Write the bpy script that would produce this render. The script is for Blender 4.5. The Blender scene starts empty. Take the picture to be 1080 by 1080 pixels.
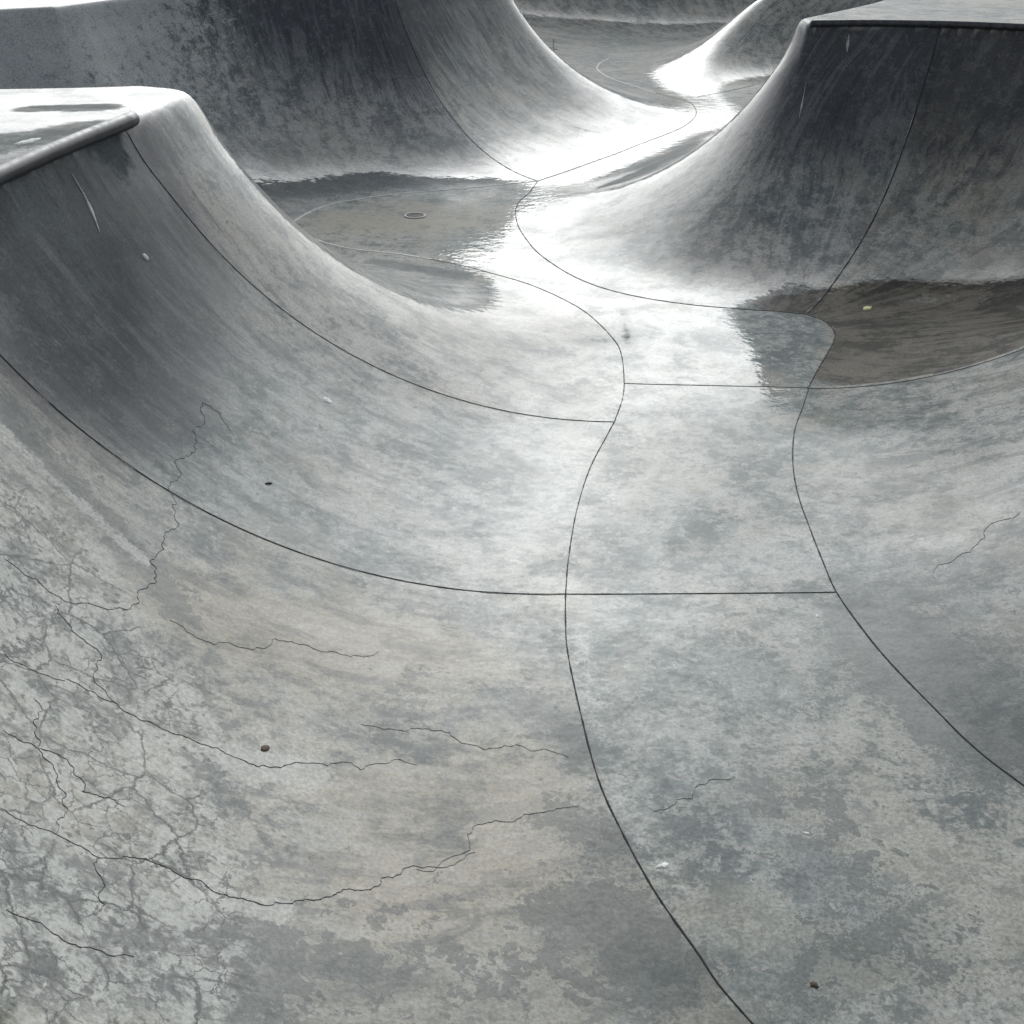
import bpy, math, random
import numpy as np
from mathutils import Vector

random.seed(7)
rng = np.random.default_rng(7)
R = math.radians
scene = bpy.context.scene
C = scene.collection

# ------------------------------------------------------------------ plan of the bowl (metres)
H = 2.0                    # deck height above the floor
RAD = 3.15                 # radius of the concave transitions
DMAX = math.sqrt(RAD ** 2 - (RAD - H) ** 2)

LEFT = [(9.0, -1.2), (7.0, -0.6), (5.2, -0.1), (4.0, 0.35), (2.9, .9), (2.1, 1.4), (1.5, 1.9), (1.05, 2.4), (.74, 2.9), (.65, 3.11), (.53, 3.4), (.43, 3.73), (.36, 4.03),
        (.31, 4.46), (.27, 4.95), (.27, 5.25), (.28, 5.5), (.31, 5.87), (.38, 6.43), (.49, 7.01), (.63, 7.51),
        (.70, 7.75), (.79, 8.17), (.83, 8.54), (.85, 9.1), (.8, 9.47), (.64, 10.04), (.42, 10.48), (.13, 10.89),
        (-.18, 11.19), (-.45, 11.43), (-.78, 11.65), (-1.11, 11.84), (-1.55, 12.0), (-1.88, 12.24), (-2.14, 12.58), (-2.32, 12.97)]
PFAR = [(-2.29, 13.25), (-2.18, 13.58), (-2.0, 13.88), (-1.52, 14.22), (-1.1, 14.4), (-.56, 14.59), (0, 14.84), (.31, 14.98)]
CHIP = [(.71, 15.55), (1.07, 16.1), (1.37, 16.55), (1.71, 17.13), (2.13, 17.79), (2.47, 18.4), (2.74, 19.15),
        (2.86, 19.91), (2.82, 20.51), (2.62, 20.95), (2.4, 21.4), (2.18, 21.95), (1.9, 22.6), (1.7, 23.25), (1.6, 23.9),
        (1.6, 24.4), (1.71, 24.97), (1.89, 25.5)]
FARP = [(2.1, 27.2), (2.8, 28.2), (4.4, 28.9), (5.6, 29.2), (6.2, 28.6), (4.6, 28.0), (2.9, 27.2), (2.1, 25.6)]
HIP2 = [(1.95, 24.2), (2.2, 22.9), (2.56, 21.8), (3.05, 21.05), (3.57, 21.53), (4.17, 22.2), (5.2, 22.2)]
RPOC = [(6.0, 21.0), (5.6, 19.4), (4.4, 18.7), (3.4, 18.6), (2.85, 18.2), (2.3, 17.66), (1.9, 17.05), (1.55, 16.45), (1.2, 15.9), (.8, 15.3), (.45, 14.8)]
RIGHT = [(.2, 14.4), (.08, 13.95), (.04, 13.52), (.06, 12.96), (.13, 12.47), (.24, 11.95), (.41, 11.46), (.61, 11.04),
         (.85, 10.72), (1.17, 10.46), (1.56, 10.27), (2.02, 10.14), (2.26, 10.09), (2.49, 10.01), (2.6, 9.85), (2.63, 9.6), (2.56, 9.32),
         (2.35, 8.83), (2.19, 8.45), (2.04, 8.0), (1.9, 7.59), (1.79, 7.1), (1.73, 6.65), (1.71, 6.22), (1.7, 5.83), (1.7, 5.52),
         (1.75, 5.15), (1.81, 4.86), (1.91, 4.51), (1.98, 4.28), (2.08, 4.06), (2.35, 3.6), (2.8, 3.1), (3.5, 2.6), (4.5, 2.15), (5.7, 1.8), (7.2, 1.6), (9.0, 1.5)]


def smooth_line(p, step=0.05, closed=False):
    """Catmull-Rom through p, resampled to an even step."""
    p = np.array(p, float)
    q = np.vstack([p[-1], p, p[0], p[1]]) if closed else np.vstack([2 * p[0] - p[1], p, 2 * p[-1] - p[-2]])
    out = []
    for i in range(1, len(q) - 2):
        a, b, c, d = q[i - 1], q[i], q[i + 1], q[i + 2]
        n = 8
        t = (np.arange(n) / n)[:, None]
        out.append(.5 * (2 * b + (c - a) * t + (2 * a - 5 * b + 4 * c - d) * t ** 2 + (3 * b - a - 3 * c + d) * t ** 3))
    out = np.vstack(out + [q[-2][None]])
    if closed:
        return out[:-1]
    s = np.r_[0, np.cumsum(np.hypot(*np.diff(out, axis=0).T))]
    u = np.linspace(0, s[-1], max(3, int(s[-1] / step)))
    return np.c_[np.interp(u, s, out[:, 0]), np.interp(u, s, out[:, 1])]


POLY_C = LEFT + PFAR + CHIP + FARP + HIP2 + RPOC + RIGHT
SEG_STARTS = {}
k = 0
for nm, l in (('left', LEFT), ('pfar', PFAR), ('chip', CHIP), ('farp', FARP), ('hip2', HIP2), ('rpoc', RPOC), ('right', RIGHT)):
    SEG_STARTS[nm] = k
    k += len(l)
poly = smooth_line(POLY_C, closed=True)
seg_owner = np.repeat(np.arange(len(POLY_C)), 8)[:len(poly)]
# the damp corner drains out of the floor edge: a short flat tongue that belongs to the low ground but not to the floor slab
TONGUE = np.array([(2.5, 9.75), (3.0, 9.95), (3.5, 10.1)])
POCKET_BACK = np.array([(-2.1, 12.85), (-2.9, 12.35), (-3.9, 11.8)])      # low ground behind the left hip


def seg_dist(P, A, B):
    best = np.full(len(P), 1e9)
    arg = np.zeros(len(P), int)
    for j in range(len(A)):
        ab = B[j] - A[j]
        l2 = (ab ** 2).sum() + 1e-12
        t = np.clip(((P - A[j]) @ ab) / l2, 0, 1)
        d = (P[:, 0] - A[j, 0] - t * ab[0]) ** 2 + (P[:, 1] - A[j, 1] - t * ab[1]) ** 2
        m = d < best
        best[m] = d[m]
        arg[m] = j
    return np.sqrt(best), arg


def inside(P, V):
    x, y = P[:, 0], P[:, 1]
    r = np.zeros(len(P), bool)
    n = len(V)
    for i in range(n):
        x1, y1 = V[i]
        x2, y2 = V[(i + 1) % n]
        if y1 == y2:
            continue
        c = (y1 > y) != (y2 > y)
        r ^= c & (x < (x2 - x1) * (y - y1) / (y2 - y1) + x1)
    return r


# ------------------------------------------------------------------ height field
X0, X1 = -9.0, 9.0
xs = np.arange(X0, X1 + .001, 0.036)
ys = [-3.0]
while ys[-1] < 33:
    y = ys[-1]
    ys.append(y + (0.032 if y < 9 else 0.032 + (y - 9) * 0.0032))
ys = np.array(ys)
NX, NY = len(xs), len(ys)
GX, GY = np.meshgrid(xs, ys)
P = np.c_[GX.ravel(), GY.ravel()]
A_, B_ = poly, np.roll(poly, -1, 0)
dist, arg = seg_dist(P, A_, B_)
ins = inside(P, poly)
dist[ins] = 0
td, _ = seg_dist(P, TONGUE[:-1], TONGUE[1:])


def gauss(cx, cy, rx, ry=None):
    ry = ry or rx
    return np.exp(-((P[:, 0] - cx) / rx) ** 2 - ((P[:, 1] - cy) / ry) ** 2)


td2, _ = seg_dist(P, POCKET_BACK[:-1], POCKET_BACK[1:])
d = np.minimum(np.minimum(dist, td * .93 + .12), td2 + .1)
# the transition gets shorter where the photographer's deck stands
scale = 1 + .55 / (1 + np.exp((P[:, 1] - 0.6) / .35)) * (P[:, 0] < 30)
d = d * scale
d *= 1 - .05 * gauss(-1.6, 9.6, 1.3)
d *= 1 - .45 * gauss(.6, 28.5, 2.6, 3.6)             # the far end runs out in a mellow bank
d *= 1 + .035 * gauss(3.6, 12.6, 1.8)
deff = np.minimum(d, DMAX + .5)
arc = np.where(deff < RAD * .999, RAD - np.sqrt(np.maximum(RAD ** 2 - np.minimum(deff, RAD * .999) ** 2, 0)), 9)
# rounded lip on the left hip and far hip, tight lip elsewhere
kk = 0.03 + .32 * np.clip(gauss(-1.9, 9.0, 1.3, 1.1) * 1.6 - .15, 0, 1) * 1.0
kk = np.where((P[:, 1] < 7.45) & (P[:, 0] < 0), 0.03, kk)
hh = np.clip(.5 + .5 * (H - arc) / kk, 0, 1)
Z = (arc * hh + H * (1 - hh) - kk * hh * (1 - hh))
Z = Z.reshape(NY, NX)
dg = d.reshape(NY, NX)


def blur(a, s):
    r = int(3 * s + .5)
    w = np.exp(-.5 * (np.arange(-r, r + 1) / s) ** 2)
    w /= w.sum()
    for ax in (0, 1):
        pad = [(0, 0), (0, 0)]
        pad[ax] = (r, r)
        b = np.pad(a, pad, mode='edge')
        o = np.zeros_like(a)
        for i, q in enumerate(w):
            sl = [slice(None), slice(None)]
            sl[ax] = slice(i, i + a.shape[ax])
            o += q * b[tuple(sl)]
        a = o
    return a


Zs = blur(Z, 4.5)
lipm = np.clip((Z - (H - .35)) / .3, 0, 1)          # keep the lip crisp
Z = Zs * (1 - lipm) + blur(Z, .7) * lipm
Z += .004 * blur(rng.normal(size=Z.shape), 14) * 14   # hand trowelled unevenness
gy, gx = np.gradient(Z, ys, xs)
NRM = np.stack([-gx, -gy, np.ones_like(Z)], -1)
NRM /= np.linalg.norm(NRM, axis=-1, keepdims=True)


def zat(x, y):
    x = np.asarray(x, float)
    y = np.asarray(y, float)
    i = np.clip(np.searchsorted(xs, x) - 1, 0, NX - 2)
    j = np.clip(np.searchsorted(ys, y) - 1, 0, NY - 2)
    u = np.clip((x - xs[i]) / (xs[i + 1] - xs[i]), 0, 1)
    v = np.clip((y - ys[j]) / (ys[j + 1] - ys[j]), 0, 1)
    return (Z[j, i] * (1 - u) * (1 - v) + Z[j, i + 1] * u * (1 - v) + Z[j + 1, i] * (1 - u) * v + Z[j + 1, i + 1] * u * v)


def nat(x, y):
    e = .04
    gx_ = (zat(x + e, y) - zat(x - e, y)) / (2 * e)
    gy_ = (zat(x, y + e) - zat(x, y - e)) / (2 * e)
    n = np.stack([-gx_, -gy_, np.ones_like(gx_)], -1)
    return n / np.linalg.norm(n, axis=-1, keepdims=True)


# ------------------------------------------------------------------ materials
def new_mat(name):
    m = bpy.data.materials.new(name)
    m.use_nodes = True
    nt = m.node_tree
    nt.nodes.clear()
    out = nt.nodes.new('ShaderNodeOutputMaterial')
    bs = nt.nodes.new('ShaderNodeBsdfPrincipled')
    nt.links.new(bs.outputs[0], out.inputs[0])
    return m, nt, bs


class NB:
    def __init__(s, nt):
        s.nt = nt

    def n(s, t, **kw):
        o = s.nt.nodes.new(t)
        for a, b in kw.items():
            setattr(o, a, b)
        return o

    def l(s, a, b):
        s.nt.links.new(a, b)

    def put(s, v, sock):
        if hasattr(v, 'is_output'):
            s.l(v, sock)
        else:
            sock.default_value = v

    def math(s, op, a, b=0.0, c=None, clamp=False):
        o = s.n('ShaderNodeMath', operation=op, use_clamp=clamp)
        s.put(a, o.inputs[0])
        s.put(b, o.inputs[1])
        if c is not None:
            s.put(c, o.inputs[2])
        return o.outputs[0]

    def ramp(s, v, lo, hi, a=0.0, b=1.0, smooth=True):
        o = s.n('ShaderNodeMapRange', interpolation_type='SMOOTHSTEP' if smooth else 'LINEAR')
        s.put(v, o.inputs['Value'])
        for nm, q in (('From Min', lo), ('From Max', hi), ('To Min', a), ('To Max', b)):
            s.put(q, o.inputs[nm])
        return o.outputs[0]

    def mix(s, f, a, b, mode='MIX'):
        o = s.n('ShaderNodeMix', data_type='RGBA', blend_type=mode)
        s.put(f, o.inputs[0])
        for v, i in ((a, 6), (b, 7)):
            if isinstance(v, tuple):
                v = (*v, 1) if len(v) == 3 else v
            s.put(v, o.inputs[i])
        return o.outputs[2]

    def noise(s, vec, scale, detail=5, rough=.6, dist=0.0, col=False):
        o = s.n('ShaderNodeTexNoise')
        s.l(vec, o.inputs['Vector'])
        o.inputs['Scale'].default_value = scale
        o.inputs['Detail'].default_value = detail
        o.inputs['Roughness'].default_value = rough
        o.inputs['Distortion'].default_value = dist
        return o.outputs['Color' if col else 'Fac']

    def attr(s, name):
        o = s.n('ShaderNodeAttribute', attribute_name=name)
        return o

    def vmul(s, v, m, add=(0, 0, 0)):
        o = s.n('ShaderNodeMapping')
        s.l(v, o.inputs['Vector'])
        o.inputs['Scale'].default_value = m
        o.inputs['Location'].default_value = add
        return o.outputs[0]


def concrete():
    m, nt, bs = new_mat('damp_concrete')
    b = NB(nt)
    pos = b.n('ShaderNodeTexCoord').outputs['Object']
    flow = b.attr('flow').outputs['Vector']              # x along the base line, y up the slope
    # attributes: tone_a (dark stain, brown dirt with painted reflection, crack field), tone_b (painted wall shade with dirt, pale scuff and painted light, wet)
    sa = b.n('ShaderNodeSeparateColor')
    b.l(b.attr('tone_a').outputs['Color'], sa.inputs[0])
    sb = b.n('ShaderNodeSeparateColor')
    b.l(b.attr('tone_b').outputs['Color'], sb.inputs[0])
    dark, silt_reflection, crk = sa.outputs
    grime_shade, pale, wet = sb.outputs
    # warp for painterly edges
    wv = b.n('ShaderNodeVectorMath', operation='MULTIPLY_ADD')
    b.l(b.noise(pos, 9, 3, .6, col=True), wv.inputs[0])
    wv.inputs[1].default_value = (.12, .12, .12)
    b.l(pos, wv.inputs[2])
    wp = wv.outputs[0]
    n_big = b.noise(wp, .8, 4, .62, .4)
    n_mid = b.noise(wp, 2.1, 6, .70, .5)
    n_sm = b.noise(wp, 8, 5, .72, .2)
    n_fine = b.noise(pos, 60, 4, .7)
    n_xs = b.noise(pos, 26, 4, .75)
    fray = b.math('MULTIPLY_ADD', n_xs, .30, -.15)
    c_mid = b.math('ADD', n_mid, fray)
    c_sm = b.math('ADD', n_sm, b.math('MULTIPLY', fray, 1.3))
    n_grit = b.noise(pos, 260, 2, .6)
    fl = b.noise(b.vmul(flow, (1.0, .34, 1)), 6.5, 6, .68, .4)       # streaks running down the slope
    fl2 = b.noise(b.vmul(flow, (1.0, .16, 1), (3, 7, 0)), 16, 5, .7, .2)
    c = b.mix(b.ramp(n_big, .40, .60), (.175, .200, .200), (.310, .302, .278))
    c = b.mix(b.ramp(c_mid, .49, .66, 0, .70), c, (.410, .408, .395))
    c = b.mix(b.ramp(c_mid, .48, .37, 0, .82), c, (.098, .120, .123))
    c = b.mix(b.ramp(c_sm, .51, .59, 0, .55), c, (.420, .410, .385))
    c = b.mix(b.ramp(c_sm, .48, .40, 0, .68), c, (.105, .124, .127))
    n_wash = b.noise(b.vmul(wp, (1, 1, 1), (13, 4, 2)), 1.1, 4, .6, .6)
    c = b.mix(b.ramp(n_wash, .5, .62, 0, .45), c, (.330, .312, .270))
    beige = b.attr('tone_a').outputs['Alpha']
    s4 = b.math('ADD', beige, b.math('ADD', b.math('MULTIPLY_ADD', n_mid, .8, -.4), b.math('MULTIPLY_ADD', n_sm, .6, -.3)))
    c = b.mix(b.ramp(s4, .22, .55, 0, .85), c, (.345, .318, .266))
    # down-slope streaks, only on slopes
    fy = b.n('ShaderNodeSeparateXYZ')
    b.l(flow, fy.inputs[0])
    sl = b.ramp(fy.outputs[1], .03, .7, 0, .9)
    c = b.mix(b.math('MULTIPLY', b.ramp(fl, .51, .60, 0, .5), sl), c, (.40, .40, .39))
    c = b.mix(b.math('MULTIPLY', b.ramp(fl, .49, .40, 0, .6), sl), c, (.10, .11, .12))
    c = b.mix(b.math('MULTIPLY', b.ramp(fl2, .50, .38, 0, .5), b.ramp(grime_shade, .05, .6, .15, 1)), c, (.062, .066, .076))
    # steep wall shade painted into the colour, with wheel dirt and old damp
    g = b.math('ADD', b.math('ADD', grime_shade, b.math('MULTIPLY_ADD', n_mid, .9, -.45)), b.math('MULTIPLY_ADD', n_sm, .5, -.25))
    c = b.mix(b.ramp(g, .28, .90, 0, .88), c, (.050, .054, .064))
    stp = b.ramp(grime_shade, .2, .7)
    c = b.mix(b.math('MULTIPLY', b.ramp(fl, .52, .62, 0, .34), stp), c, (.19, .198, .205))
    c = b.mix(b.math('MULTIPLY', b.ramp(fl2, .49, .40, 0, .32), stp), c, (.030, .032, .040))
    c = b.mix(b.math('MULTIPLY', b.ramp(c_sm, .53, .64, 0, .30), stp), c, (.20, .205, .20))
    # ragged dark stains, some of them painted wall shade and reflection
    s = b.math('ADD', dark, b.math('ADD', b.math('MULTIPLY_ADD', c_sm, 2.2, -1.1), b.math('MULTIPLY_ADD', n_mid, .7, -.35)))
    c = b.mix(b.ramp(s, .34, .44, 0, .72), c, (.072, .086, .090))
    s2 = b.math('ADD', silt_reflection, b.math('ADD', b.math('MULTIPLY_ADD', c_sm, 1.5, -.75), b.math('MULTIPLY_ADD', n_mid, .5, -.25)))  # wet corner: reflection of the dark wall painted in with brown dirt
    c = b.mix(b.ramp(s2, .40, .56, 0, .85), c, b.mix(b.ramp(b.math('MULTIPLY_ADD', fl, .5, b.math('MULTIPLY', c_mid, .5)), .44, .56), (.026, .023, .020), (.118, .107, .088)))
    # pale scuffs, and light painted on the far-left back wall
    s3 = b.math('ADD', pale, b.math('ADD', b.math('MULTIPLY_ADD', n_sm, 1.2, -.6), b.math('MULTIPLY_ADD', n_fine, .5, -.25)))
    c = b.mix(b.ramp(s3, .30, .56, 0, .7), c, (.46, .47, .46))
    # old crazed field: pits, crack net
    vw = b.n('ShaderNodeVectorMath', operation='MULTIPLY_ADD')
    b.l(b.noise(pos, 7, 5, .75, col=True), vw.inputs[0])
    vw.inputs[1].default_value = (.10, .10, .10)
    b.l(pos, vw.inputs[2])
    vor = b.n('ShaderNodeTexVoronoi', feature='DISTANCE_TO_EDGE')
    b.l(vw.outputs[0], vor.inputs['Vector'])
    vor.inputs['Scale'].default_value = 3.4
    vor2 = b.n('ShaderNodeTexVoronoi', feature='DISTANCE_TO_EDGE')
    b.l(vw.outputs[0], vor2.inputs['Vector'])
    vor2.inputs['Scale'].default_value = 11
    brk = b.ramp(b.noise(pos, 2.3, 3, .6), .36, .5)
    l1 = b.math('MULTIPLY', b.ramp(vor.outputs['Distance'], .026, .005), brk)
    brk2 = b.ramp(b.noise(pos, 3.7, 3, .6), .42, .56)
    l2 = b.math('MULTIPLY', b.ramp(vor2.outputs['Distance'], .045, .008, 0, .95), brk2)
    pit = b.n('ShaderNodeTexVoronoi')
    b.l(b.vmul(wp, (1, 1, 1)), pit.inputs['Vector'])
    pit.inputs['Scale'].default_value = 26
    pits = b.math('MULTIPLY', b.ramp(pit.outputs['Distance'], .40, .24), b.ramp(b.noise(pos, 5, 3, .6), .45, .58))
    net = b.math('MAXIMUM', b.math('MAXIMUM', l1, l2), b.math('MULTIPLY', pits, .8))
    crf = b.ramp(b.math('ADD', crk, b.math('MULTIPLY_ADD', n_mid, .8, -.4)), .25, .6)
    c = b.mix(b.math('MULTIPLY', b.math('MULTIPLY', b.ramp(c_sm, .44, .58), crf), .8), c, (.43, .445, .435))
    net = b.math('MULTIPLY', net, crf)
    c = b.mix(b.math('MULTIPLY', net, .95), c, (.042, .047, .05))
    # grit
    gr = b.n('ShaderNodeVectorMath', operation='SCALE')
    b.l(c, gr.inputs[0])
    b.l(b.ramp(n_fine, .34, .66, .80, 1.24), gr.inputs['Scale'])
    c = gr.outputs[0]
    c = b.mix(b.ramp(n_grit, .58, .72, 0, .35), c, (.12, .125, .13))
    spk = b.n('ShaderNodeTexVoronoi')
    b.l(pos, spk.inputs['Vector'])
    spk.inputs['Scale'].default_value = 34
    c = b.mix(b.math('MULTIPLY', b.ramp(spk.outputs['Distance'], .11, .06), b.ramp(b.noise(pos, 11, 2), .56, .62)), c, (.055, .055, .055))
    oi = b.n('ShaderNodeObjectInfo')                  # every pour came out in a slightly different tone
    c = b.mix(1.0, c, oi.outputs['Color'], 'MULTIPLY')
    b.l(c, bs.inputs['Base Color'])
    bs.inputs['Roughness'].default_value = .62
    bs.inputs['IOR'].default_value = 1.45
    # water film left by rain
    wn = b.math('ADD', wet, b.math('ADD', b.math('MULTIPLY_ADD', n_mid, .5, -.25), b.math('MULTIPLY_ADD', n_sm, .9, -.45)))
    film = b.math('MULTIPLY', b.ramp(wn, .25, .6, 0, 1), b.math('SUBTRACT', 1.0, b.attr('tone_b').outputs['Alpha']))
    b.l(b.math('MULTIPLY', film, b.ramp(c_mid, .36, .6, .72, 1.0)), bs.inputs['Coat Weight'])
    rr = b.math('ADD', b.ramp(n_sm, .35, .65, .012, .035), b.math('MULTIPLY', n_fine, .02))
    b.l(rr, bs.inputs['Coat Roughness'])
    b.l(b.ramp(wn, .25, .6, .05, .12), bs.inputs['Specular IOR Level'])
    bs.inputs['Coat IOR'].default_value = 1.42
    # relief
    hgt = b.math('ADD', b.math('MULTIPLY', n_sm, .0040), b.math('MULTIPLY', n_fine, .0008))
    bp = b.n('ShaderNodeBump')
    bp.inputs['Strength'].default_value = .5
    bp.inputs['Distance'].default_value = 1.0
    b.l(hgt, bp.inputs['Height'])
    b.l(bp.outputs[0], bs.inputs['Normal'])
    bp2 = b.n('ShaderNodeBump')                       # the water film lies smoother than the concrete
    bp2.inputs['Strength'].default_value = .30
    bp2.inputs['Distance'].default_value = 1.0
    b.l(b.math('MULTIPLY', b.noise(pos, 8, 2, .6), .0085), bp2.inputs['Height'])
    b.l(bp2.outputs[0], bs.inputs['Coat Normal'])
    return m


def plain(name, col, rough=.7, metal=0.0, var=.3, scale=30, bump=.001):
    m, nt, bs = new_mat(name)
    b = NB(nt)
    pos = b.n('ShaderNodeTexCoord').outputs['Object']
    n1 = b.noise(pos, scale, 5, .65)
    dk = tuple(x * (1 - var) for x in col)
    lt = tuple(min(1, x * (1 + var)) for x in col)
    b.l(b.mix(b.ramp(n1, .3, .7), dk, lt), bs.inputs['Base Color'])
    b.l(b.ramp(n1, .3, .7, rough * .8, min(1, rough * 1.15)), bs.inputs['Roughness'])
    bs.inputs['Metallic'].default_value = metal
    bp = b.n('ShaderNodeBump')
    bp.inputs['Distance'].default_value = bump
    b.l(n1, bp.inputs['Height'])
    b.l(bp.outputs[0], bs.inputs['Normal'])
    return m


M_CON = concrete()
M_JOINT = plain('joint_filler', (.018, .019, .021), .8)
M_CRACK = plain('crack_dirt', (.085, .09, .09), .9)
M_PIPE = plain('worn_steel', (.055, .058, .066), .45, .35, .5, 18)
M_IRON = plain('drain_iron', (.03, .03, .032), .55, .6)
M_RIM = plain('drain_rim', (.40, .395, .38), .6)
M_WHITE = plain('white_residue', (.78, .78, .76), .8)
M_LEAF = plain('yellow_leaf', (.85, .76, .40), .6)
M_BROWN = plain('dry_leaf', (.10, .075, .05), .8)
M_TWIG = plain('twig', (.05, .045, .04), .85)


# ------------------------------------------------------------------ helpers
def tag(o, label=None, cat=None, group=None, kind=None):
    if label:
        o['label'] = label
    if cat:
        o['category'] = cat
    if group:
        o['group'] = group
    if kind:
        o['kind'] = kind
    return o


def mesh_obj(name, V, F, mat, parent=None, smooth=True):
    me = bpy.data.meshes.new(name)
    me.from_pydata([tuple(v) for v in V], [], [tuple(f) for f in F])
    me.materials.append(mat)
    if smooth:
        me.polygons.foreach_set('use_smooth', [True] * len(me.polygons))
    me.update()
    o = bpy.data.objects.new(name, me)
    C.objects.link(o)
    if parent:
        o.parent = parent
    return o


# ------------------------------------------------------------------ which slab each quad belongs to
cx = (GX[:-1, :-1] + GX[1:, 1:]) / 2
cy = (GY[:-1, :-1] + GY[1:, 1:]) / 2
cP = np.c_[cx.ravel(), cy.ravel()]
c_ins = inside(cP, poly)
a4 = arg.reshape(NY, NX)[:-1, :-1].ravel()
own = seg_owner[a4]
d4 = (dg[:-1, :-1] + dg[1:, 1:] + dg[1:, :-1] + dg[:-1, 1:]).ravel() / 4
z4 = ((Z[:-1, :-1] + Z[1:, 1:]) / 2).ravel()


def side(p, deg):
    """signed distance of the quads to the line through p at angle deg (positive = left of it)"""
    a = R(deg)
    return -(cP[:, 0] - p[0]) * math.sin(a) + (cP[:, 1] - p[1]) * math.cos(a)


S1 = ((.28, 5.5), 184.3)
S2 = ((.70, 7.75), 180.5)
S3 = ((.31, 14.98), 127.5)
S4 = ((2.49, 10.01), 59.6)
S5 = ((2.14, 8.35), -2.5)
lab = np.zeros(len(cP), int)
leftish = own < SEG_STARTS['farp']
rightish = own >= SEG_STARTS['rpoc']
FLOOR1, FLOOR2, DECK = 1, 2, 3
BL1, BL2, BL3, BBACK, BFAR, BEND, BHIP2, BRH, BRC, BRN = range(10, 20)
deckm = d4 > DMAX + .02
lab[leftish] = BL1
lab[leftish & (side(*S1) < 0)] = BL2
lab[leftish & (side(*S2) < 0)] = BL3
lab[(own >= SEG_STARTS['pfar']) & leftish] = BBACK
lab[leftish & (cP[:, 1] > 12.5) & (side((-2.32, 12.97), 188) < 0)] = BBACK
lab[leftish & (cP[:, 1] > 12.5) & (side(*S3) < 0)] = BFAR
lab[(own >= SEG_STARTS['chip'] + 15) & (own < SEG_STARTS['farp'] + 4)] = BEND
lab[(own >= SEG_STARTS['farp'] + 4) & (own < SEG_STARTS['rpoc'])] = BHIP2
lab[rightish] = BRH
lab[(own >= SEG_STARTS['right'] + 6) & (side(*S4) < 0) & (cP[:, 0] > 1)] = BRC
lab[(own >= SEG_STARTS['right'] + 10) & (side(*S5) < 0)] = BRN
lab[deckm] = DECK
lab[c_ins] = FLOOR1
lab[c_ins & (cP[:, 1] < 5.5)] = FLOOR2


# ------------------------------------------------------------------ stain masks, some with painted shade, light and reflection (plan space)
def blob(pts, r):
    """soft mask round a poly-line of plan points, radius r"""
    p = np.array(pts, float)
    if len(p) == 1:
        q = np.hypot(P[:, 0] - p[0, 0], P[:, 1] - p[0, 1])
    else:
        q, _ = seg_dist(P, p[:-1], p[1:])
    return np.exp(-(q / r) ** 2)


steep = np.clip((Z.ravel() - .25) / 1.5, 0, 1)
#STAINS#
# the painted brown patch ends along the joints that border the low corner
side_mask = np.ones(len(P))
side_mask[inside(P, poly)] = 0
side_mask[(P[:, 1] < 8.40 - .044 * (P[:, 0] - 2.14)) & (P[:, 0] > 2.1)] = 0
grime_shade = steep ** .9 * .62  # colour darkens up the walls: painted shade mixed with dirt
grime_shade += .75 * blob([(-3.37, 15.9), (-2.52, 16.47), (-1.46, 16.65)], 1.3) * steep  # shade of the back bank painted darker
grime_shade += .45 * blob([(3.0, 12.7), (3.92, 12.57), (4.75, 12.25)], 1.2) * steep + .35 * blob([(3.11, 12.02), (4.0, 11.9)], .8) * steep  # shaded face of the right hip, painted in
grime_shade += .80 * blob([(-2.52, 6.3), (-2.4, 6.43), (-2.28, 6.82), (-2.3, 7.6)], .8) * steep + .45 * blob([(-2.41, 5.86), (-2.2, 5.9)], .5)  # shaded top of the left bank, painted in with streaky dirt
grime_shade *= 1 - .95 * blob([(-6.0, 12.8), (-4.6, 15.4)], 1.9)  # painted dark eased off at the far left of the back wall
grime_shade *= 1 - .8 * blob([(-1.9, 8.3), (-1.6, 9.6)], .55)
grime_shade *= 1 - .75 * blob([(.5, 27.5), (2, 28), (5, 26)], 2.5)
grime_shade *= Z.ravel() < H - .03
grime_shade *= 1 - .55 / (1 + np.exp((P[:, 1] - 4.9) / .22)) * (P[:, 0] < .3)
dark = np.zeros(len(P))
dark += 0.36 * blob([(1.01, 3.93), (1.29, 3.98), (1.24, 3.6), (1.36, 3.35), (1.39, 3.09)], 0.24)
dark += 0.25 * blob([(1.01, 4.96), (1.24, 4.72)], 0.3)
dark += 0.4 * blob([(1.13, 3.09), (0.99, 2.92)], 0.16)
dark += 0.5 * blob([(0.09, 4.52), (0.33, 4.23)], 0.16)
dark += 0.5 * blob([(0.15, 3.8), (0.41, 3.65)], 0.15)
dark += 0.45 * blob([(0.21, 3.33), (0.41, 3.26), (0.52, 3.0)], 0.2)
dark += 0.42 * blob([(-0.43, 4.63), (-0.52, 4.21)], 0.14)
dark += 0.4 * blob([(2.75, 5.86), (2.32, 5.66), (1.92, 5.46)], 0.3)
dark += 0.55 * blob([(1.85, 5.03), (1.99, 4.57), (2.15, 4.29)], 0.32)
dark += 0.6 * blob([(-2.23, 5.05), (-2.01, 4.9), (-1.72, 4.78), (-1.44, 4.54)], 0.14)
dark += 0.55 * blob([(-1.27, 2.29), (-1.11, 2.53), (-0.89, 2.79)], 0.22)
dark += 0.4 * blob([(-1.45, 2.75), (-1.27, 2.63)], 0.2)
dark += 0.75 * blob([(-3.0, 14.1), (-2.2, 14.45), (-1.14, 15.0), (-0.35, 15.15)], 0.35)  # dark reflection of the back wall, painted along its foot
dark += 0.75 * blob([(-1.25, 11.45), (-0.88, 11.2), (-0.5, 11.05)], 0.16)
dark += 0.45 * blob([(0.95, 10.19), (0.94, 9.7), (0.92, 9.25)], 0.045)
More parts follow.
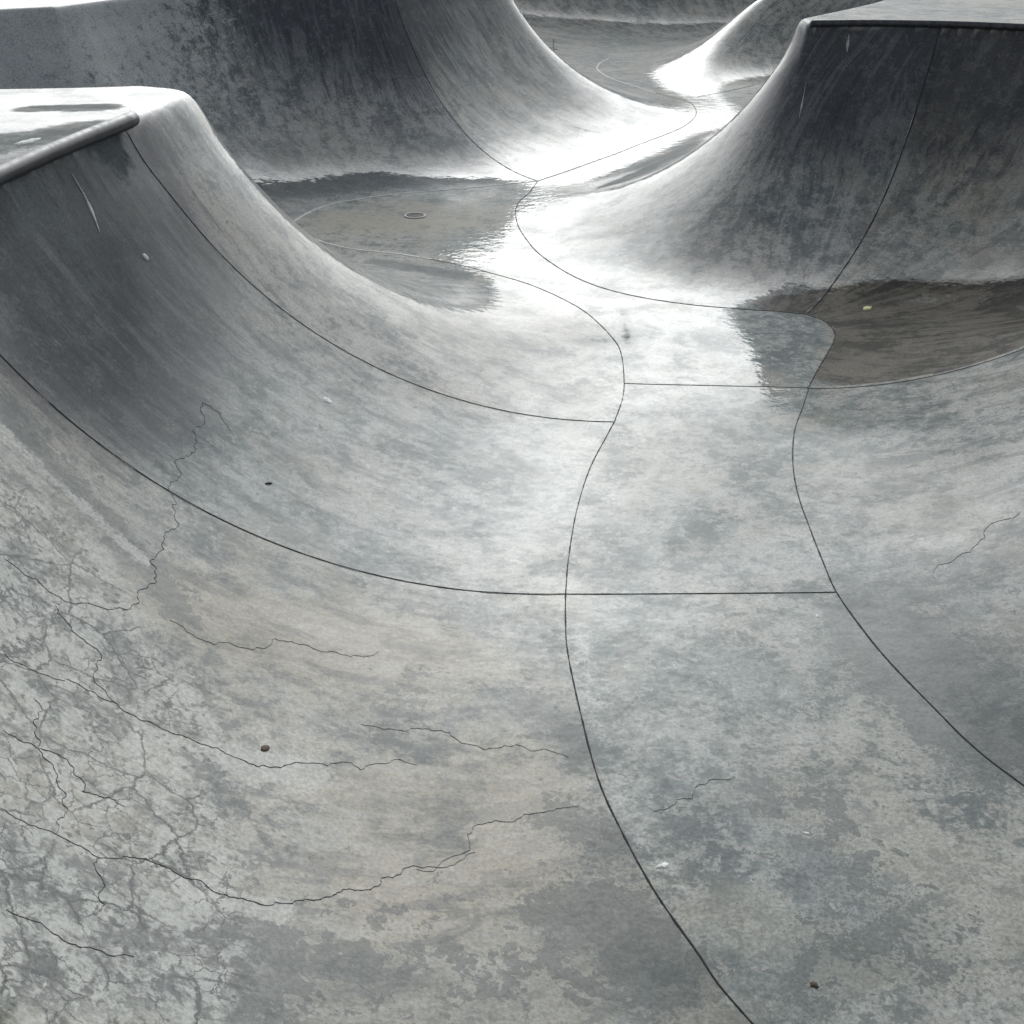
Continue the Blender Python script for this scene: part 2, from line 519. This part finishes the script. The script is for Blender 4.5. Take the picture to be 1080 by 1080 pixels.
dark += 0.6 * blob([(0.85, 17.53), (1.33, 17.78)], 0.12)
dark += 0.45 * blob([(0.57, 9.32), (0.76, 9.4)], 0.09)
dark += 0.75 * blob([(1.08, 14.13), (1.78, 15.7), (2.56, 17.02)], 0.16)
dark += 0.3 * blob([(-2.52, 6.3), (-2.4, 6.43), (-2.28, 6.82), (-2.3, 7.6)], 0.4)  # more shade painted below the left coping
dark += 0.8 * blob([(-2.97, 8.19), (-2.61, 8.19)], 0.1)
dark += 0.5 * blob([(-2.76, 7.07), (-2.64, 7.34), (-2.45, 7.44)], 0.13)
silt_reflection = np.zeros(len(P))  # brown dirt plus the painted reflection of the dark hip wall
silt_reflection += .9 * blob([(2.49, 10.23), (3.0, 10.47), (3.53, 10.61), (3.85, 10.56), (4.39, 10.35)], .16)
silt_reflection += .95 * blob([(2.5, 10.1), (3.2, 9.95), (4.6, 9.9)], .42) + .95 * blob([(2.45, 9.3), (3.0, 9.2), (4.6, 9.2)], .55) + .8 * blob([(2.5, 8.62), (3.2, 8.5), (4.6, 8.6)], .32)
s_floor = .32 * blob([(-1.36, 12.47), (-0.75, 12.3), (-0.48, 12.29)], .32)
silt_reflection = silt_reflection * side_mask + s_floor
pale = np.zeros(len(P))
pale += .55 * blob([(-6.2, 12.8), (-5.0, 15.6)], 1.8)  # light on the far-left back wall put into the colour
pale += .55 * blob([(-2.19, 4.88), (-2.03, 4.85), (-1.84, 4.81), (-1.64, 4.73)], .06) + .38 * blob([(-1.77, 4.08), (-1.52, 3.98), (-1.24, 3.84), (-0.96, 3.8)], .4) + .3 * blob([(-1.46, 3.08), (-1.21, 3.18)], .25) + .8 * blob([(-1.05, 3.71), (-0.78, 3.8)], .06) + .8 * blob([(-1.04, 2.94), (-0.78, 2.99)], .07) + .4 * blob([(0.65, 6.94), (0.57, 6.55)], .1)
crackm = .95 * blob([(-2.0, 4.31), (-1.71, 3.86), (-1.52, 3.27), (-1.38, 2.83), (-1.25, 2.44)], .42) + .3 * blob([(-1.3, 3.79), (-1.08, 3.11), (-1.02, 2.65)], .3)
wetm = np.ones(len(P)) * 1.05
wetm -= .45 * np.clip(silt_reflection, 0, 1)
wetm -= 1.2 * blob([(-3.05, 8.12), (-2.61, 8.19)], .16) + 1.2 * blob([(-3.1, 6.4), (-2.82, 7.05), (-2.5, 7.5)], .27)
for pts, r, q in (([(.95, 10.15), (.94, 9.7), (.93, 9.3)], .075, .52), ([(.85, 17.53), (1.2, 17.6)], .12, .6), ([(1.52, 17.4), (1.94, 17.25)], .13, .2),
                  ([(.50, 9.32), (.76, 9.4)], .13, .5), ([(1.05, 14.2), (1.5, 15.0), (2.2, 16.2)], .16, .85), ([(1.3, 14.2), (1.8, 15.1)], .12, .7), ([(-.95, 11.35), (-.5, 11.1)], .12, .6)):
    wetm -= q * blob(pts, r)
    dark += .5 * q * blob(pts, r * 1.3)
beige = .62 * blob([(-1.3, 4.61), (-0.9, 4.68), (-0.4, 4.84)], .42) + .5 * blob([(-0.59, 3.74), (0.0, 4.02)], .38) + .45 * blob([(-0.4, 3.16), (0.07, 3.42)], .3)
dark += .34 * blob([(-0.79, 2.57), (-0.28, 2.91), (0.4, 3.08)], .30)
dark += .35 * blob([(2.07, 4.85), (2.08, 4.23)], .35)
dark += .25 * blob([(1.68, 5.38), (1.72, 4.72)], .12)
pale += .35 * blob([(0.34, 5.2), (0.37, 4.57), (0.46, 3.87), (0.6, 3.4)], .10)
dry = .34 + .62 * blob([(4.0, 8.2), (3.3, 7.7), (2.9, 7.0)], 1.0) + .30 * blob([(-1.3, 9.3), (-.2, 8.8), (.5, 9.4)], .8) + .25 * blob([(1.2, 12.5), (1.4, 11.6)], .7)
dry += .35 * blob([(-1.0, 10.9), (-.5, 10.6)], .5)
dry += .35 * np.clip(silt_reflection, 0, 1) + .3 * blob([(1.2, 7.4), (1.1, 6.2)], .7)
grime_shade += .5 * blob([(-2.39, 6.93), (-2.33, 6.13), (-2.49, 6.24)], .55) * (Z.ravel() < H - .03)  # extra painted shade on the upper left bank
beige += .5 * blob([(-1.7, 13.0), (-.8, 13.2)], .8)
dry += .55 * ((P[:, 0] > 2.4) & (P[:, 1] > 10.5)) * np.clip((d - DMAX + .1) / .2, 0, 1)
for pts, r in (([(-2.53, 6.33), (-2.4, 5.89), (-2.21, 5.64)], .5), ([(-2.41, 7.05), (-2.27, 6.76), (-2.22, 6.15)], .45)):
    dry += .5 * blob(pts, r)
    grime_shade += .22 * blob(pts, r) * (Z.ravel() < H - .03)  # painted shade deepened under the left coping
dark += .25 * blob([(-1.64, 3.37), (-1.44, 2.76), (-1.26, 2.34)], .12)
dry += .75 * blob([(2.3, 8.0), (3.1, 7.95), (4.2, 8.0)], .42)
dry += .45 * blob([(-1.35, 11.45), (-.9, 11.2), (-.5, 11.0)], .22)
pale += .12 * blob([(-6.2, 12.8), (-5.0, 15.6)], 2.2)  # wider, fainter touch of the same painted light
dry += .13 / (1 + np.exp((11.0 - P[:, 1]) / .6))
#ENDSTAINS#
# arc length along the bank half way up it (bends that fan out get their full width), then smoothed
seg = np.roll(poly, -1, 0) - poly
sl_ = np.hypot(*seg.T)
hd = np.arctan2(seg[:, 1], seg[:, 0])
turn = -((np.roll(hd, -1) - hd + math.pi) % (2 * math.pi) - math.pi)      # right turns positive: the bank fans out
ARC = np.r_[0, np.cumsum(np.maximum(sl_ * .15, sl_ + 1.6 * turn))[:-1]]
AB_ = np.roll(poly, -1, 0)[arg] - poly[arg]
frac = np.clip(((P - poly[arg]) * AB_).sum(1) / (AB_ ** 2).sum(1), 0, 1)
step_ = np.maximum(sl_ * .15, sl_ + 1.6 * turn)[arg]
arcmap = blur((ARC[arg] + frac * step_).reshape(NY, NX), 5).ravel()
flow = np.c_[arcmap, d, np.zeros(len(P))]
attrs = {'tone_a': np.c_[dark, silt_reflection, crackm, beige], 'tone_b': np.c_[grime_shade, pale, wetm, dry]}
PZ = np.c_[P, Z.ravel()]
NF = NRM.reshape(-1, 3)
qi = np.arange(NX * NY).reshape(NY, NX)
quads = np.stack([qi[:-1, :-1], qi[:-1, 1:], qi[1:, 1:], qi[1:, :-1]], -1).reshape(-1, 4)


def slab(name, code):
    f = quads[lab == code]
    used, inv = np.unique(f, return_inverse=True)
    inv = inv.reshape(-1, 4)
    me = bpy.data.meshes.new(name)
    me.vertices.add(len(used))
    me.vertices.foreach_set('co', PZ[used].astype(np.float32).ravel())
    me.loops.add(inv.size)
    me.loops.foreach_set('vertex_index', inv.ravel().astype(np.int32))
    me.polygons.add(len(inv))
    me.polygons.foreach_set('loop_start', np.arange(0, inv.size, 4, dtype=np.int32))
    me.polygons.foreach_set('use_smooth', np.ones(len(inv), bool))
    me.update(calc_edges=True)
    for an, data in attrs.items():
        at = me.attributes.new(an, 'FLOAT_COLOR', 'POINT')
        at.data.foreach_set('color', np.clip(data[used], 0, 1).astype(np.float32).ravel())
    at = me.attributes.new('flow', 'FLOAT_VECTOR', 'POINT')
    at.data.foreach_set('vector', flow[used].astype(np.float32).ravel())
    me.normals_split_custom_set_from_vertices(NF[used].tolist())
    me.materials.append(M_CON)
    o = bpy.data.objects.new(name, me)
    C.objects.link(o)
    return o


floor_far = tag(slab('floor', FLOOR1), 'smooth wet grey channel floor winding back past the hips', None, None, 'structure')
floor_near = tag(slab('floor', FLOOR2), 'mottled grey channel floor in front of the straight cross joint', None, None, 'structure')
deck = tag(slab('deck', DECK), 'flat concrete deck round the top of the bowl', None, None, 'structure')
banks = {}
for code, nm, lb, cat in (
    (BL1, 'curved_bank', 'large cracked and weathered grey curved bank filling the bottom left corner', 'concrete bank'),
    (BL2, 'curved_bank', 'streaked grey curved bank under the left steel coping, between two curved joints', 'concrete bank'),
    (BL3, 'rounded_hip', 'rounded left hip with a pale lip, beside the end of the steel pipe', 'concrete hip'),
    (BBACK, 'curved_bank', 'dark shaded and stained back bank rising behind the pocket with the round drain', 'concrete bank'),
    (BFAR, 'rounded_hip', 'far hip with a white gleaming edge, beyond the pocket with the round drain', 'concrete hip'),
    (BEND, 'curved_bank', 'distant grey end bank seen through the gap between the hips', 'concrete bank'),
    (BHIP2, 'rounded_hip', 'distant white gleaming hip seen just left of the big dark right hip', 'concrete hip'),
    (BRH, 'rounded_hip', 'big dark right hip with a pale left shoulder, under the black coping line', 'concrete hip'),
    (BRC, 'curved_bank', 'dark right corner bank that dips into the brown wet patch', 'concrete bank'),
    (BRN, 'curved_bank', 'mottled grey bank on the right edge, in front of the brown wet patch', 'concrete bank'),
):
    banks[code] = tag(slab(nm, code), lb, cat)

for o, tone in ((floor_near, (1.0, 1.03, 1.02)), (floor_far, (.98, 1.0, 1.0)), (deck, (.95, .95, .95)), (banks[BL1], (1.0, .985, .94)), (banks[BL2], (.93, .96, .955)),
                (banks[BL3], (1, 1, 1)), (banks[BBACK], (.9, .92, .97)), (banks[BRH], (.92, .92, .94)), (banks[BRC], (.95, .93, .9)), (banks[BRN], (.88, .90, .90))):
    o.color = (*tone, 1)

# level ground round the bowl, out to the horizon
gz = H - .006
G = 900
ring = [(-G, -G), (G, -G), (G, G), (-G, G)]
x0, x1, y0, y1 = xs[0] + .02, xs[-1] - .02, ys[0] + .02, ys[-1] - .02
V = [(-G, -G, gz), (G, -G, gz), (G, G, gz), (-G, G, gz), (x0, y0, gz), (x1, y0, gz), (x1, y1, gz), (x0, y1, gz)]
gr = mesh_obj('ground', V, [(0, 1, 5, 4), (1, 2, 6, 5), (2, 3, 7, 6), (3, 0, 4, 7)], M_CON, smooth=False)
tag(gr, 'level concrete ground around the bowl', None, None, 'structure')


# ------------------------------------------------------------------ ribbons that hug the surface (joints, cracks)
def ribbon(name, pts, width, mat, parent, lift=.003, jitter=.25, taper=False, wob=0.0, step=.04, raw=False, keep=1.0, shift=0.0):
    p = np.array(pts, float) if raw else smooth_line(pts, step) if len(pts) > 2 else np.c_[np.linspace(pts[0][0], pts[1][0], max(3, int(math.dist(pts[0], pts[1]) / step))),
                                                         np.linspace(pts[0][1], pts[1][1], max(3, int(math.dist(pts[0], pts[1]) / step)))]
    n = len(p)
    if wob:
        nz = np.cumsum(rng.normal(size=(n, 2)), 0)
        nz -= np.linspace(0, 1, n)[:, None] * nz[-1]
        p = p + nz * wob
    t = np.gradient(p, axis=0)
    z = zat(p[:, 0], p[:, 1])
    t3 = np.c_[t, np.gradient(z)]
    t3 /= np.linalg.norm(t3, axis=1, keepdims=True) + 1e-9
    nn = nat(p[:, 0], p[:, 1])
    s3 = np.cross(nn, t3)
    w = width * (1 + jitter * rng.normal(size=n)).clip(.35, 1.9)
    if taper:
        w *= np.clip(np.minimum(np.arange(n), np.arange(n)[::-1]) / (n * .3), .15, 1)
    c = np.c_[p, z] + s3 * shift
    on = np.repeat(rng.random(n // 3 + 2) < keep, 3)
    V, F = [], []
    for i in range(n):
        for q, lf in ((-1, -.004), (-.8, lift), (.8, lift), (1, -.004)):
            V.append(c[i] + s3[i] * q * w[i] / 2 + nn[i] * lf)
    for i in range(n - 1):
        for q in range(3 if on[i] else 0):
            a = i * 4 + q
            F.append((a, a + 1, a + 5, a + 4))
    return mesh_obj(name, V, F, mat, parent)


def line_from(s, length, n=30, bend=0.0):
    (x, y), a = s
    a = R(a)
    t = np.linspace(0, length, n)
    return list(zip(x + np.cos(a) * t - math.sin(a) * bend * t * t, y + np.sin(a) * t + math.cos(a) * bend * t * t))


JW = .0065
ribbon('expansion_joint', line_from(S1, DMAX), JW, M_JOINT, banks[BL1])
ribbon('expansion_joint', line_from(S2, 3.12), JW, M_JOINT, banks[BL2])
ribbon('expansion_joint', line_from(S3, 3.2), .012, M_JOINT, banks[BBACK])
ribbon('expansion_joint', line_from(S4, 3.42), .013, M_JOINT, banks[BRH])
ribbon('expansion_joint', line_from(S5, 2.6), .006, M_JOINT, banks[BRN])
for s_, ln, par, sh in ((S1, DMAX, BL1, .006), (S2, 2.9, BL2, .006), (S4, 3.3, BRH, .011)):
    full = np.array(line_from(s_, ln, 120))
    k = 2
    while k < 112:
        m_ = random.randint(3, 9)
        ribbon('chipped_edge', [tuple(q) for q in full[k:k + m_]], .007, M_RIM, banks[par], lift=.0015, jitter=.5, taper=True, shift=sh, step=.02)
        k += m_ + random.randint(4, 14)
i0 = LEFT.index((.28, 5.5))
ribbon('edge_joint', LEFT[6:i0 + 1], .0075, M_JOINT, banks[BL1])
i1 = LEFT.index((.70, 7.75))
ribbon('edge_joint', LEFT[i0:i1 + 1], .007, M_JOINT, banks[BL2])
ribbon('edge_joint', LEFT[i1:32], .008, M_JOINT, banks[BL3])
ribbon('edge_joint', LEFT[31:] + PFAR[:3], .035, M_RIM, banks[BL3])
ribbon('edge_joint', PFAR[2:], .032, M_RIM, banks[BBACK])
ribbon('edge_joint', [PFAR[-1]] + CHIP[:11], .013, M_JOINT, banks[BFAR])
ribbon('edge_joint', CHIP[10:18], .03, M_RIM, banks[BEND])
ribbon('edge_joint', HIP2[3:6], .012, M_JOINT, banks[BHIP2])
r0 = RIGHT.index((2.49, 10.01))
r1 = RIGHT.index((2.19, 8.45))
ribbon('edge_joint', [PFAR[-1]] + RIGHT[:r0 + 1], .011, M_JOINT, banks[BRH])
ribbon('edge_joint', RIGHT[r0:r1 + 1], .011, M_JOINT, banks[BRC])
ribbon('edge_joint', RIGHT[r1:-3], .0075, M_JOINT, banks[BRN])
ribbon('cross_joint', [(.28, 5.5), (1.70, 5.52)], .0065, M_JOINT, floor_near)
ribbon('cross_joint', [(.82, 8.45), (2.16, 8.37)], .0045, M_JOINT, floor_far)


def crack(name, pts, width, mat, parent):
    p = np.array(pts, float)
    for amp in (.2, .2, .22, .24):                        # midpoint displacement: a crack wanders and kinks
        q = [p[0]]
        for a, b_ in zip(p[:-1], p[1:]):
            dlt = b_ - a
            q += [(a + b_) / 2 + np.array([-dlt[1], dlt[0]]) * amp * rng.uniform(-1, 1) + dlt * .2 * rng.uniform(-1, 1), b_]
        p = np.array(q)
    s_ = np.r_[0, np.cumsum(np.hypot(*np.diff(p, axis=0).T))]
    u = np.linspace(0, s_[-1], max(6, int(s_[-1] / .008)))
    f = np.c_[np.interp(u, s_, p[:, 0]), np.interp(u, s_, p[:, 1])]
    return ribbon(name, f, width * .33, mat, parent, lift=.0018, jitter=.7, taper=True, raw=True)


crack('crack', [(-1.66, 6.06), (-1.66, 5.86), (-1.69, 5.6), (-1.68, 5.43)], .006, M_CRACK, banks[BL2])
crack('crack', [(-1.68, 5.43), (-1.63, 5.25), (-1.6, 5.05), (-1.6, 4.82), (-1.57, 4.68), (-1.58, 4.52), (-1.58, 4.34), (-1.63, 4.29), (-1.73, 4.17), (-1.78, 4.14), (-1.86, 4.15), (-1.96, 4.13)], .008, M_CRACK, banks[BL1])
crack('crack', [(-1.8, 3.63), (-1.63, 3.71), (-1.48, 3.73), (-1.33, 3.72), (-1.2, 3.73), (-1.07, 3.73), (-0.92, 3.76), (-0.79, 3.86), (-0.61, 3.9), (-0.39, 4.01)], 0.007, M_CRACK, banks[BL1])
crack('crack', [(-1.54, 2.89), (-1.41, 2.91), (-1.29, 2.9), (-1.21, 2.98), (-1.08, 2.99), (-0.93, 2.98), (-0.81, 3.0), (-0.65, 3.12), (-0.53, 3.21), (-0.38, 3.39), (-0.14, 3.54)], 0.008, M_CRACK, banks[BL1])
crack('crack', [(-1.29, 2.9), (-1.25, 2.81), (-1.22, 2.67)], 0.007, M_CRACK, banks[BL1])
crack('crack', [(-1.67, 3.51), (-1.61, 3.34), (-1.56, 3.25), (-1.48, 3.14), (-1.42, 3.02), (-1.41, 2.91)], 0.006, M_CRACK, banks[BL1])
crack('crack', [(2.81, 6.04), (2.52, 5.83), (2.38, 5.74), (2.22, 5.57)], 0.007, M_CRACK, banks[BRN])
crack('crack', [(-1.45, 4.41), (-1.27, 4.39), (-1.06, 4.62), (-0.78, 4.67), (-0.62, 4.77)], 0.004, M_CRACK, banks[BL1])
crack('crack', [(-0.35, 3.39), (-0.15, 3.69), (0.08, 3.8), (0.27, 3.86)], 0.004, M_CRACK, banks[BL1])
crack('crack', [(-1.66, 6.06), (-1.7, 6.27), (-1.61, 6.28), (-1.54, 6.19)], 0.005, M_CRACK, banks[BL2])
crack('crack', [(-1.78, 4.14), (-1.7, 3.99), (-1.59, 3.96), (-1.56, 3.78), (-1.48, 3.73)], 0.006, M_CRACK, banks[BL1])
crack('crack', [(-1.67, 3.25), (-1.58, 3.26), (-1.5, 3.29), (-1.42, 3.17), (-1.3, 3.2)], 0.006, M_CRACK, banks[BL1])
crack('crack', [(-1.39, 2.49), (-1.31, 2.51), (-1.2, 2.5), (-1.09, 2.55)], 0.006, M_CRACK, banks[BL1])
crack('crack', [(-0.64, 4.2), (-0.41, 4.26), (-0.08, 4.2), (0.24, 4.17)], 0.004, M_CRACK, banks[BL1])
crack('crack', [(0.57, 3.84), (0.74, 3.91), (0.93, 4.05)], .004, M_CRACK, floor_near)
ribbon('scrape_mark', [(-2.45, 6.95), (-2.4, 6.94), (-2.35, 6.89), (-2.3, 6.81)], .016, M_RIM, banks[BL2], jitter=.5, taper=True, wob=.001)
ribbon('scrape_mark', [(2.8, 12.45), (2.9, 12.72)], .016, M_RIM, banks[BRH], jitter=.5, taper=True, wob=.001)
ribbon('scrape_mark', [(3.31, 12.9), (3.33, 12.98)], .03, M_RIM, banks[BRH], jitter=.5, taper=True, wob=.001)
ribbon('expansion_joint', [(.88, 27.7), (.84, 26.5), (.82, 25.6), (.8, 24.9)], .03, M_JOINT, banks[BEND])

# ------------------------------------------------------------------ coping pipes
def tube(name, pts, r, mat, parent=None, seg=14, step=.1):
    p = np.array(pts, float)
    s = np.r_[0, np.cumsum(np.linalg.norm(np.diff(p, axis=0), axis=1))]
    u = np.linspace(0, s[-1], max(4, int(s[-1] / step)))
    q = np.stack([np.interp(u, s, p[:, k]) for k in range(3)], 1)
    V, F = [], []
    n = len(q)
    T = np.gradient(q, axis=0)
    rings = []
    for i in range(n):
        rings.append((q[i], r))
    t0 = T[0] / np.linalg.norm(T[0])
    t1 = T[-1] / np.linalg.norm(T[-1])
    rings = [(q[0] - t0 * r * .35, r * .55), (q[0] - t0 * r * .2, r * .85)] + rings + [(q[-1] + t1 * r * .2, r * .85), (q[-1] + t1 * r * .35, r * .55)]
    TT = [t0, t0] + list(T) + [t1, t1]
    for (c, rr), t in zip(rings, TT):
        t = Vector(t).normalized()
        a = t.cross(Vector((0, 0, 1))).normalized()
        b_ = a.cross(t)
        for k in range(seg):
            an = 2 * math.pi * k / seg
            V.append(Vector(c) + a * math.cos(an) * rr + b_ * math.sin(an) * rr)
    m = len(rings)
    for i in range(m - 1):
        for k in range(seg):
            F.append((i * seg + k, i * seg + (k + 1) % seg, (i + 1) * seg + (k + 1) % seg, (i + 1) * seg + k))
    F.append(tuple(range(seg))[::-1])
    F.append(tuple((m - 1) * seg + k for k in range(seg)))
    return mesh_obj(name, V, F, mat, parent)


def lip_line(x, y, dx, dy):
    """march from (x,y) along (dx,dy) to where the bank meets the deck"""
    for i in range(400):
        if zat(x, y) > H - .05:
            break
        x += dx * .01
        y += dy * .01
    return x, y


lp = [(*lip_line(-1.2, yy, -1, 0), H - .012) for yy in np.arange(1.5, 7.7, .25)] + [(*lip_line(-1.2, 7.86, -1, 0), H - .012)]
cop1 = tube('coping_pipe', lp, .046, M_PIPE)
tag(cop1, 'round steel coping pipe along the lip of the left bank, light on top', 'coping')
rp = [(*lip_line(xx, 11.6, .0, 1), H - .012) for xx in np.arange(2.95, 5.6, .2)]
cop2 = tube('coping_pipe', rp, .034, M_PIPE)
tag(cop2, 'dark coping pipe running level across the top of the right hip', 'coping')

# ------------------------------------------------------------------ drains and litter
def frame_at(x, y):
    n = Vector(nat(np.array([x]), np.array([y]))[0])
    o = Vector((x, y, float(zat(x, y))))
    return o, n.to_track_quat('Z', 'Y')


def disc_mesh(name, r, h, mat, parent, hole=0.0, seg=28, z0=0.0):
    V, F = [], []
    for k in range(seg):
        a = 2 * math.pi * k / seg
        ca, sa_ = math.cos(a), math.sin(a)
        V += [(r * ca, r * sa_, z0 - .004), (r * ca, r * sa_, z0 + h * .7), (r * .96 * ca, r * .96 * sa_, z0 + h), (hole * ca, hole * sa_, z0 + h), (hole * ca, hole * sa_, z0 - .004)]
    for k in range(seg):
        a, b_ = k * 5, ((k + 1) % seg) * 5
        for q in range(4):
            F.append((a + q, b_ + q, b_ + q + 1, a + q + 1))
    if hole <= 0:
        F = [f for f in F]
    return mesh_obj(name, V, F, mat, parent, smooth=False)


def drain(x, y, r, label):
    o, q = frame_at(x, y)
    e = bpy.data.objects.new('floor_drain', None)
    C.objects.link(e)
    e.location = o
    e.rotation_mode = 'QUATERNION'
    e.rotation_quaternion = q
    tag(e, label, 'drain')
    disc_mesh('rim', r, .012, M_RIM, e, hole=r * .82)
    V, F = [], []
    n = 7
    for i in range(n):
        u = (i + .5) / n * 2 - 1
        hw = math.sqrt(max(0, 1 - u * u)) * r * .86
        w_ = r * .07
        c_ = u * r * .84
        b0 = len(V)
        for xx in (-hw, hw):
            for yy, zz in ((-w_, .002), (-w_, .007), (w_, .007), (w_, .002)):
                V.append((xx, c_ + yy, zz))
        F += [(b0 + 1, b0 + 5, b0 + 6, b0 + 2), (b0, b0 + 4, b0 + 5, b0 + 1), (b0 + 2, b0 + 6, b0 + 7, b0 + 3)]
    mesh_obj('grate', V, F, M_IRON, e, smooth=False)
    disc_mesh('sump', r * .86, .0035, M_JOINT, e, hole=.0001)
    return e


drain(-1.05, 13.32, .12, 'round floor drain with a pale rim in the pocket below the dark back bank')
drain(.82, 26.2, .12, 'small far drain crossed by a thin joint on the distant grey end bank')


def splat(name, x, y, r, h_, mat, label, cat, stretch=1.0, ang=0.0, rough=.35, lobes=12):
    o, q = frame_at(x, y)
    rr = [r * (1 + rough * random.uniform(-1, 1)) for _ in range(lobes)]
    V, F = [(0, 0, h_)], []
    ca, sa_ = math.cos(ang), math.sin(ang)
    for ring, (f, z) in enumerate(((.55, h_ * .9), (.9, h_ * .55), (1.0, -.002))):
        for k in range(lobes):
            a = 2 * math.pi * k / lobes
            px, py = rr[k] * f * math.cos(a) * stretch, rr[k] * f * math.sin(a)
            V.append((px * ca - py * sa_, px * sa_ + py * ca, z * random.uniform(.7, 1.15) if ring < 2 else z))
    for k in range(lobes):
        k2 = (k + 1) % lobes
        F.append((0, 1 + k, 1 + k2))
        for g_ in range(2):
            a = 1 + g_ * lobes
            F.append((a + k, a + lobes + k, a + lobes + k2, a + k2))
    ob = mesh_obj(name, V, F, mat)
    ob.location = o
    ob.rotation_mode = 'QUATERNION'
    ob.rotation_quaternion = q
    return tag(ob, label, cat)


splat('flattened_gum', -2.13, 7.03, .026, .006, M_RIM, 'round pale blob of gum high on the streaked bank under the left coping', 'gum', rough=.12)
splat('bird_dropping', -1.14, 7.06, .026, .004, M_WHITE, 'small white splat halfway down the left bank, near a curved joint', 'dropping', 1.3)
splat('bird_dropping', 0.57, 3.53, .024, .004, M_WHITE, 'white splat on the near channel floor beside the edge joint', 'dropping', .8, rough=.6)
splat('fallen_leaf', 3.04, 10.14, .034, .012, M_LEAF, 'small yellow leaf lying in the brown wet patch', 'leaf', 1.5, .4, .25)
splat('fallen_leaf', -0.97, 3.85, .017, .006, M_BROWN, 'small dry brown leaf on the cracked bank at bottom left', 'leaf', 1.5, -.6, .2)
splat('twig', -1.3, 5.9, .006, .008, M_TWIG, 'short dark twig on the streaked left bank below the curved joint', 'twig', 5, -.7, .2, 8)
splat('fallen_leaf', 1.03, 2.97, .016, .008, M_BROWN, 'curled dark leaf scrap on the channel floor at the bottom edge', 'leaf', .8, .5, .4)
splat('paper_scrap', 1.16, 3.71, .007, .003, M_WHITE, 'tiny white paper scrap on the dark stain of the near channel floor', 'litter', 2.2, .2)
splat('paper_scrap', 1.55, 5.29, .009, .003, M_WHITE, 'tiny white speck just in front of the cross joint, beside the right edge joint', 'litter', 1.4)
# a wet pale rag of litter on the deck behind the left coping
splat('paper_scrap', -2.71, 7.07, .03, .012, M_WHITE, 'white scrap of litter on the deck behind the left steel coping', 'litter', 3.2, 1.2)

# ------------------------------------------------------------------ world, sun, camera
SUN_EL, SUN_AZ = 29, 1          # azimuth measured from +Y towards +X
w = bpy.data.worlds.new('World')
scene.world = w
w.use_nodes = True
nt = w.node_tree
bg = nt.nodes['Background']
sky = nt.nodes.new('ShaderNodeTexSky')
sky.sky_type = 'NISHITA'
sky.sun_disc = False
sky.sun_elevation = R(SUN_EL)
sky.sun_rotation = R(SUN_AZ)
sky.air_density = 1.0
sky.dust_density = 4.5
sky.ozone_density = 1.0
hs = nt.nodes.new('ShaderNodeHueSaturation')
hs.inputs['Saturation'].default_value = .16
nt.links.new(sky.outputs[0], hs.inputs['Color'])
cool = nt.nodes.new('ShaderNodeMix')           # the grey of an overcast sky is a little cooler than the haze glow
cool.data_type = 'RGBA'
cool.blend_type = 'MULTIPLY'
cool.inputs[0].default_value = 1
cool.inputs[7].default_value = (.96, 1.0, 1.02, 1)
nt.links.new(hs.outputs[0], cool.inputs[6])
nt.links.new(cool.outputs[2], bg.inputs[0])
bg.inputs[1].default_value = .15

sun = bpy.data.lights.new('sun', 'SUN')
sun.energy = .5
sun.angle = R(85)
sun.color = (1, .99, .985)
so = bpy.data.objects.new('sun', sun)
C.objects.link(so)
az, el = R(SUN_AZ), R(SUN_EL)
dirv = Vector((math.sin(az) * math.cos(el), math.cos(az) * math.cos(el), math.sin(el)))
so.rotation_euler = dirv.to_track_quat('Z', 'Y').to_euler()
so.location = (0, 10, 12)

cam = bpy.data.cameras.new('camera')
cam.sensor_width = 36
cam.sensor_fit = 'HORIZONTAL'
cam.lens = 36 * 1300 / 1080
cam.clip_end = 3000
co = bpy.data.objects.new('camera', cam)
C.objects.link(co)
co.location = (0, 0, 3.38)
co.rotation_euler = (R(90 - 27.74), 0, 0)
scene.camera = co
scene.view_settings.view_transform = 'Standard'
scene.view_settings.look = 'None'
scene.view_settings.gamma = 1
scene.view_settings.exposure = -0.03
scene.cycles.max_bounces = 5
scene.cycles.diffuse_bounces = 3
scene.cycles.glossy_bounces = 3
